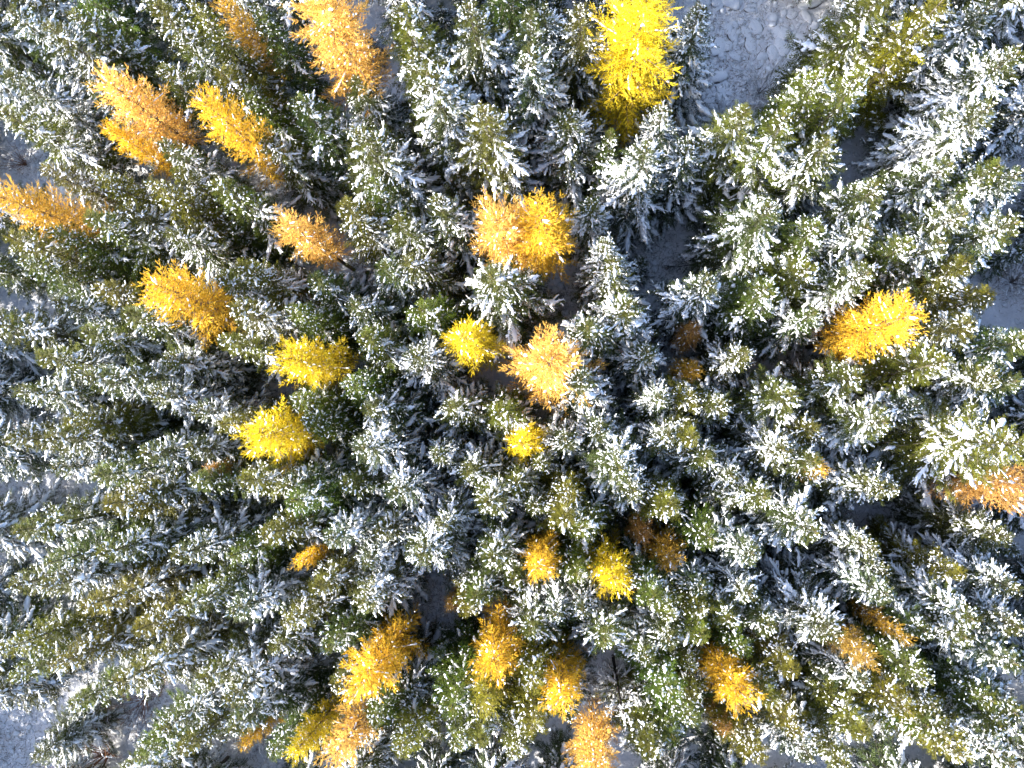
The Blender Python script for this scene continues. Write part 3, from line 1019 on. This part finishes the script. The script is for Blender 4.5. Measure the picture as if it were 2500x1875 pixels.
# ------------------------------------------------------------------ the wood going on beyond the picture
def build_forest():
    me = bpy.data.meshes.new('forest')
    n = len(outside)
    me.vertices.add(n)
    me.vertices.foreach_set('co', np.array([(t.x, t.y, terrain(t.x, t.y) - 0.05) for t in outside], dtype=np.float32).ravel())
    a = me.attributes.new('pick', 'INT', 'POINT')
    a.data.foreach_set('value', np.array([i % 3 for i in range(n)], dtype=np.int32))
    b = me.attributes.new('size', 'FLOAT', 'POINT')
    b.data.foreach_set('value', np.array([t.h / 19.5 for t in outside], dtype=np.float32))
    ob = link('forest', me)
    ob['kind'] = 'stuff'
    ob['label'] = 'snowy spruce wood going on beyond the picture'
    ng = bpy.data.node_groups.new('forest', 'GeometryNodeTree')
    ng.interface.new_socket('Geometry', in_out='INPUT', socket_type='NodeSocketGeometry')
    ng.interface.new_socket('Geometry', in_out='OUTPUT', socket_type='NodeSocketGeometry')
    gi = ng.nodes.new('NodeGroupInput')
    go = ng.nodes.new('NodeGroupOutput')
    jn = ng.nodes.new('GeometryNodeJoinGeometry')
    pick = ng.nodes.new('GeometryNodeInputNamedAttribute')
    pick.data_type = 'INT'
    pick.inputs[0].default_value = 'pick'
    size = ng.nodes.new('GeometryNodeInputNamedAttribute')
    size.data_type = 'FLOAT'
    size.inputs[0].default_value = 'size'
    for k, (kk, vi) in enumerate([('H', 1), ('M', 1), ('L', 0)]):
        cmp = ng.nodes.new('FunctionNodeCompare')
        cmp.data_type = 'INT'
        cmp.operation = 'EQUAL'
        ng.links.new(pick.outputs[0], cmp.inputs[2])
        cmp.inputs[3].default_value = k
        part_join = ng.nodes.new('GeometryNodeJoinGeometry')
        for part in ('trunk', 'crown', 'snow'):
            so = bpy.data.objects.new('forest_' + part, VAR[kk][vi][part])
            if part == 'crown':
                so.color = (0.06, 0.085, 0.028, 1)
            oi = ng.nodes.new('GeometryNodeObjectInfo')
            oi.inputs['Object'].default_value = so
            ng.links.new(oi.outputs['Geometry'], part_join.inputs[0])
        ip = ng.nodes.new('GeometryNodeInstanceOnPoints')
        ng.links.new(gi.outputs[0], ip.inputs['Points'])
        ng.links.new(cmp.outputs[0], ip.inputs['Selection'])
        ng.links.new(part_join.outputs[0], ip.inputs['Instance'])
        ng.links.new(size.outputs[0], ip.inputs['Scale'])
        ng.links.new(ip.outputs[0], jn.inputs[0])
    ng.links.new(jn.outputs[0], go.inputs[0])
    md = ob.modifiers.new('forest', 'NODES')
    md.node_group = ng
    ob.color = (0.06, 0.085, 0.028, 1)


build_forest()


# ------------------------------------------------------------------ bare trees, shrubs, logs, rocks, grass
def twiggy(seed, h, R, nb, up, r0, snowy, mat):
    """a leafless plant: stems, twigs and, where snowy, snow lying on them"""
    rng = np.random.default_rng(seed)
    wood, fo, fd, fl, fw = [], [], [], [], []
    for b in range(nb):
        az = rng.uniform(0, 6.28)
        L = R * rng.uniform(0.6, 1.15)
        z0 = rng.uniform(0, h * 0.1) if up else rng.uniform(0.3, 0.97) * h
        rise = h * rng.uniform(0.6, 1.0) - z0 if up else L * rng.uniform(0.15, 0.7)
        if not up:
            L *= (1.15 - z0 / h) ** 0.7
        q = np.linspace(0, 1, 6)
        bend = rng.normal(0, 0.18)
        P = np.stack([np.cos(az + bend * q) * L * q ** 0.9, np.sin(az + bend * q) * L * q ** 0.9, z0 + rise * (q ** 0.75 if up else q)], 1)
        P[1:-1] += rng.normal(0, 0.03 * R, (4, 3))
        wood.append(tube(P, r0 * np.linspace(1, 0.3, 6), 4))
        for k in range(9):
            s0 = rng.uniform(0.2, 0.98)
            i = min(4, int(s0 * 5))
            o = P[i] + (P[i + 1] - P[i]) * (s0 * 5 - i)
            d = nrm(nrm(P[i + 1] - P[i]) + rng.normal(0, 0.6, 3))
            l = rng.uniform(0.18, 0.5) * L
            wood.append(tube(np.array([o, o + d * l * 0.5 + rng.normal(0, 0.02, 3), o + d * l]), r0 * np.array([0.4, 0.3, 0.15]), 3))
            if rng.random() < snowy:
                fo.append(o + np.array([0, 0, r0 * 0.5])); fd.append(d); fl.append(l * 0.9); fw.append(rng.uniform(0.05, 0.1))
        if rng.random() < snowy:
            for i in range(1, 5):
                fo.append(P[i] + np.array([0, 0, r0 * 0.6])); fd.append(nrm(P[i + 1] - P[i])); fl.append(np.linalg.norm(P[i + 1] - P[i])); fw.append(rng.uniform(0.08, 0.15))
    twigs = make_mesh('twigs', *join(wood), mat, None, True)
    snow_me = None
    if fo:
        O, D, Ln, W = np.array(fo), np.array(fd), np.array(fl), np.array(fw)
        S, U = frames(D, rng, 0.1)
        V, T_, _ = scatter(FINGERS, rng, O, D, S, U, Ln, W, W * 0.7)
        snow_me = make_mesh('twig_snow', V, T_, M_SNOW, None, True)
    return twigs, snow_me


def thing(name, label, cat, x, y, group=None, dz=0.0):
    e = bpy.data.objects.new(name, None)
    COL.objects.link(e)
    e.location = (x, y, terrain(x, y) + dz)
    e['label'], e['category'] = label, cat
    if group:
        e['group'] = group
    return e


def trunk_mesh(seed, h, r0, mat):
    rng = np.random.default_rng(seed)
    z = np.linspace(-0.2, h, 9)
    P = np.stack([np.cumsum(rng.normal(0, 0.05, 9)), np.cumsum(rng.normal(0, 0.05, 9)), z], 1)
    P[:2, :2] = 0
    return make_mesh('bare_trunk', *tube(P, r0 * np.linspace(1, 0.25, 9), 8), mat, None, True)


# leafless trees: pixel of the foot, height, radius, label
for i, (px, py, h, R, snowy, lab) in enumerate([
        (1497, 1605, 14, 3.0, 0.5, 'leafless grey tree with snowy twigs right of the drooping gold larch'),
        (1000, 1545, 15, 1.8, 0.15, 'thin dead tree with dark trunk standing in the long shadows on open snow'),
        (985, 1500, 16, 2.2, 0.2, 'bare dark trunk with short dead branches left of the long shadows'),
        (1290, 1330, 13, 1.4, 0.2, 'slim bare dark trunk behind the golden larch with a double trunk'),
        (1365, 1570, 15, 1.6, 0.2, 'slim bare trunk reaching up from the drooping gold larch'),
        (2205, 1258, 7, 1.5, 0.3, 'broken dead tree over the snowy glade at the right')]):
    x, y = at(px, py, 0)
    e = thing('dead_tree', lab, 'dead tree', x, y, 'bare trees')
    link('trunk', trunk_mesh(70 + i, h, 0.17 + 0.01 * i, M_BARK), e)
    tw, sn = twiggy(700 + i, h, R, 46 if R > 2.5 else 26, False, 0.03, snowy, M_GREYWOOD)
    b = link('branches', tw, e)
    b['kind'] = 'stuff'
    if sn:
        n_ = link('snow', sn, e)
        n_['kind'] = 'stuff'

# leafless shrubs: foot pixel, height, spread
SHR = [twiggy(800 + i, 2.4, 1.5, 30, True, 0.018, 0.06, M_SHRUB) for i in range(3)]
SHG = [twiggy(820 + i, 2.2, 1.5, 26, True, 0.016, 0.35, M_GREYWOOD) for i in range(2)]
for i, (px, py, k, brown, lab) in enumerate([
        (365, 1700, 1.5, 1, 'rusty leafless shrub in the bright snow gap at lower left'),
        (260, 1722, 1.3, 1, 'rusty leafless shrub further left in the lower left snow gap'),
        (270, 1835, 2.3, 1, 'wide orange brown leafless shrub at the bottom edge, far lower left'),
        (420, 1640, 1.2, 1, 'small brown shrub above the bright snow gap at lower left'),
        (60, 400, 1.3, 1, 'brown leafless shrub on snow near the left edge, above the amber larch'),
        (640, 1770, 1.4, 0, 'grey leafless shrub left of the yellow larch at the bottom edge'),
        (2045, 1262, 0.8, 1, 'dark brown low shrub alone in the snowy glade at the right'),
        (2180, 1225, 1.5, 0, 'grey twiggy shrub at the upper rim of the snowy glade at the right'),
        (2240, 1290, 1.3, 0, 'grey twiggy shrub at the right end of the snowy glade'),
        (2120, 1300, 1.2, 0, 'grey twiggy shrub at the lower rim of the snowy glade at the right'),
        (2420, 1375, 1.4, 1, 'pale brown leafless shrub in the small gap at the right edge'),
        (2470, 690, 1.5, 0, 'grey frosted shrub at the right edge, level with the golden larch'),
        (1450, 790, 1.0, 0, 'pale frosted shrub beside the open snow path right of the twin larches'),
        (700, 640, 1.2, 0, 'grey leafless shrub in the snow gap below the small round orange larch'),
        (1760, 290, 1.2, 0, 'grey twigs at the lower end of the rocky snow glade'),
        (1850, 230, 1.3, 0, 'frosted grey shrub at the right side of the rocky snow glade'),
        (700, 1640, 1.2, 0, 'grey brown shrub left of the snow dusted golden larch')]):
    x, y = at(px, py, 0)
    tw, sn = (SHR if brown else SHG)[i % (3 if brown else 2)]
    e = thing('leafless_shrub', lab, 'shrub', x, y, 'leafless shrubs in the snow gaps')
    e.rotation_euler[2] = i * 1.3
    e.scale = (k, k, k)
    b = link('twigs', tw, e)
    b['kind'] = 'stuff'
    if sn:
        n_ = link('snow', sn, e)
        n_['kind'] = 'stuff'

# fallen logs: two pixel ends on the ground
for i, (a, b, r, lab) in enumerate([
        ((2230, 1213), (2300, 1218), 0.12, 'thin pale fallen log at the upper right of the snowy glade'),
        ((2252, 1305), (2285, 1282), 0.17, 'snow topped fallen log at the right end of the snowy glade'),
        ((1000, 1170), (960, 1200), 0.2, 'dark fallen log on shaded snow left of the small lemon yellow larch'),
        ((1610, 858), (1665, 826), 0.10, 'dark curved branch lying beside the two small rusty larches'),
        ((1340, 455), (1372, 425), 0.09, 'thin stick lying on shaded snow above the twin golden larches')]):
    (x0, y0), (x1, y1) = at(*a, 0), at(*b, 0)
    rng = np.random.default_rng(900 + i)
    q = np.linspace(0, 1, 8)
    P = np.stack([x0 + (x1 - x0) * q, y0 + (y1 - y0) * q, np.zeros(8)], 1)
    nx, ny = -(y1 - y0), (x1 - x0)
    cv = (0.16 if i == 3 else 0.02) * np.sin(q * math.pi)
    P[:, 0] += nx * cv
    P[:, 1] += ny * cv
    P[:, 2] = [terrain(px_, py_) + r * 0.7 for px_, py_ in P[:, :2]]
    c = P[0].copy()
    e = thing('fallen_log', lab, 'log', c[0], c[1])
    c[2] = terrain(c[0], c[1])
    link('stem', make_mesh('log', *tube(P - c, r * np.linspace(1, 0.6, 8), 8), M_GREYWOOD if i < 2 else M_BARK, None, True), e)
    if i < 3:
        link('snow', make_mesh('log_snow', *tube((P - c)[1:-1] + np.array([0, 0, r * 0.55]), r * np.array([0.3, 0.7, 0.62, 0.6, 0.5, 0.2]), 7), M_SNOW, None, True), e)

# boulders in the glade at the upper right
def pebble(seed, sub=2):
    rng = np.random.default_rng(seed)
    import bmesh
    bm = bmesh.new()
    bmesh.ops.create_icosphere(bm, subdivisions=sub, radius=1.0)
    bm.verts.ensure_lookup_table()
    V = np.array([v.co[:] for v in bm.verts])
    T_ = np.array([[v.index for v in f.verts] for f in bm.faces])
    bm.free()
    k = rng.normal(0, 1, (5, 3))
    V *= (1 + 0.28 * np.sin(V @ (k.T * 1.7) + rng.uniform(0, 6, 5)).sum(1, keepdims=True) / 2)
    return V, T_


ROCKS = []
for i in range(5):
    V, T_ = pebble(40 + i)
    V2, T2 = pebble(40 + i)
    rg = np.random.default_rng(140 + i)
    V2 = V2 * np.array([1.2, 1.14, 0.55]) + np.array([0.34 * math.cos(i * 2.2), 0.34 * math.sin(i * 2.2), 0.42])
    V2[:, 2] = np.maximum(V2[:, 2], -0.1)
    V = V * np.array([1.0, 1.0, 0.62])
    ROCKS.append((make_mesh('rock', V, T_, M_ROCK, None, False), make_mesh('rock_cap', V2, T2, M_SNOW, None, True)))
rr = random.Random(21)
n_rock = 0
rock_at = []
while n_rock < 130:
    u, v = rr.random(), rr.random()
    px, py = 1700 + 320 * u, -10 + 290 * v
    if px > 1780 + 0 + (py < 130) * 260 or (px < 1735 and py < 60):
        if not (py < 140 and px < 2010):
            continue
    x, y = at(px, py, 0)
    k = rr.choice([0.12, 0.16, 0.22, 0.3, 0.42, 0.6])
    if any(math.hypot(x - a, y - b) < 0.75 * (k + c) for a, b, c in rock_at):
        continue
    rock_at.append((x, y, k))
    e = thing('boulder', 'snow-capped dark boulder among the rocks of the snowy glade at the upper right', 'boulder', x, y, 'snow-capped boulders in the glade', -k * 0.08)
    e.scale = (k * rr.uniform(0.8, 1.6), k * rr.uniform(0.8, 1.1), k * rr.uniform(0.45, 0.8))
    e.rotation_euler = (rr.gauss(0, 0.06), rr.gauss(0, 0.06), rr.uniform(0, 6.28))
    ra, rb = ROCKS[n_rock % 5]
    link('rock', ra, e)
    link('snow_cap', rb, e)
    n_rock += 1


def build_grass():
    rng = np.random.default_rng(77)
    O = []
    for (a, b, r) in CLEARW:
        n = int(260 + 90 * r * r)
        q = rng.random(n)[:, None]
        p = np.array(a) * (1 - q) + np.array(b) * q + rng.normal(0, r * 0.75, (n, 2))
        O.append(p)
    c = rng.uniform((-58, -42), (45, 52), (700, 2))           # tufts scattered all over the floor
    O.append((c[:, None, :] + rng.normal(0, 0.35, (700, 9, 2))).reshape(-1, 2))
    O = np.concatenate(O)
    z = np.array([terrain(x, y) for x, y in O])
    O = np.column_stack([O, z - 0.02])
    n = len(O)
    d = nrm(np.column_stack([rng.normal(0, 0.8, (n, 2)), rng.uniform(0.1, 0.9, n)]))
    S, U = frames(d, rng, 0.5)
    tv = np.array([(0, -0.5, 0), (0, 0.5, 0), (0.55, 0.35, 0.06), (0.55, -0.35, 0.06), (1, 0, -0.05)], float)
    tt = np.array([(0, 1, 2), (0, 2, 3), (3, 2, 4)])
    L = rng.uniform(0.2, 0.75, n)
    W = rng.uniform(0.015, 0.05, n)
    V, T_ = stamp(tv, tt, O, d, S, U, L, W, L)
    g = link('dry_grass', make_mesh('dry_grass', V, T_, M_GRASS))
    g['kind'] = 'stuff'
    g['label'] = 'dry grass stems and dead twigs poking through the snow'
    # low cushions of snow over tussocks
    c = []
    for (a, b, r) in CLEARW:
        m = int(14 + 9 * r * r)
        q = rng.random(m)[:, None]
        c.append(np.array(a) * (1 - q) + np.array(b) * q + rng.normal(0, r * 0.8, (m, 2)))
    c = np.concatenate(c)
    O = np.column_stack([c, [terrain(x, y) for x, y in c]])
    n = len(O)
    th = rng.uniform(0, 6.28, n)
    d = np.column_stack([np.cos(th), np.sin(th), np.zeros(n)])
    S, U = frames(d, rng, 0.05)
    W = np.clip(rng.lognormal(-1.2, 0.5, n), 0.1, 0.9)
    V, T_, _ = scatter(BLOBS, rng, O, d, S, U, W * rng.uniform(1, 1.7, n), W, W * rng.uniform(0.3, 0.7, n))
    g = link('snow_cushions', make_mesh('snow_cushions', V, T_, M_SNOW, None, True))
    g['kind'] = 'stuff'
    g['label'] = 'low cushions of snow over tussocks on the open ground'


build_grass()
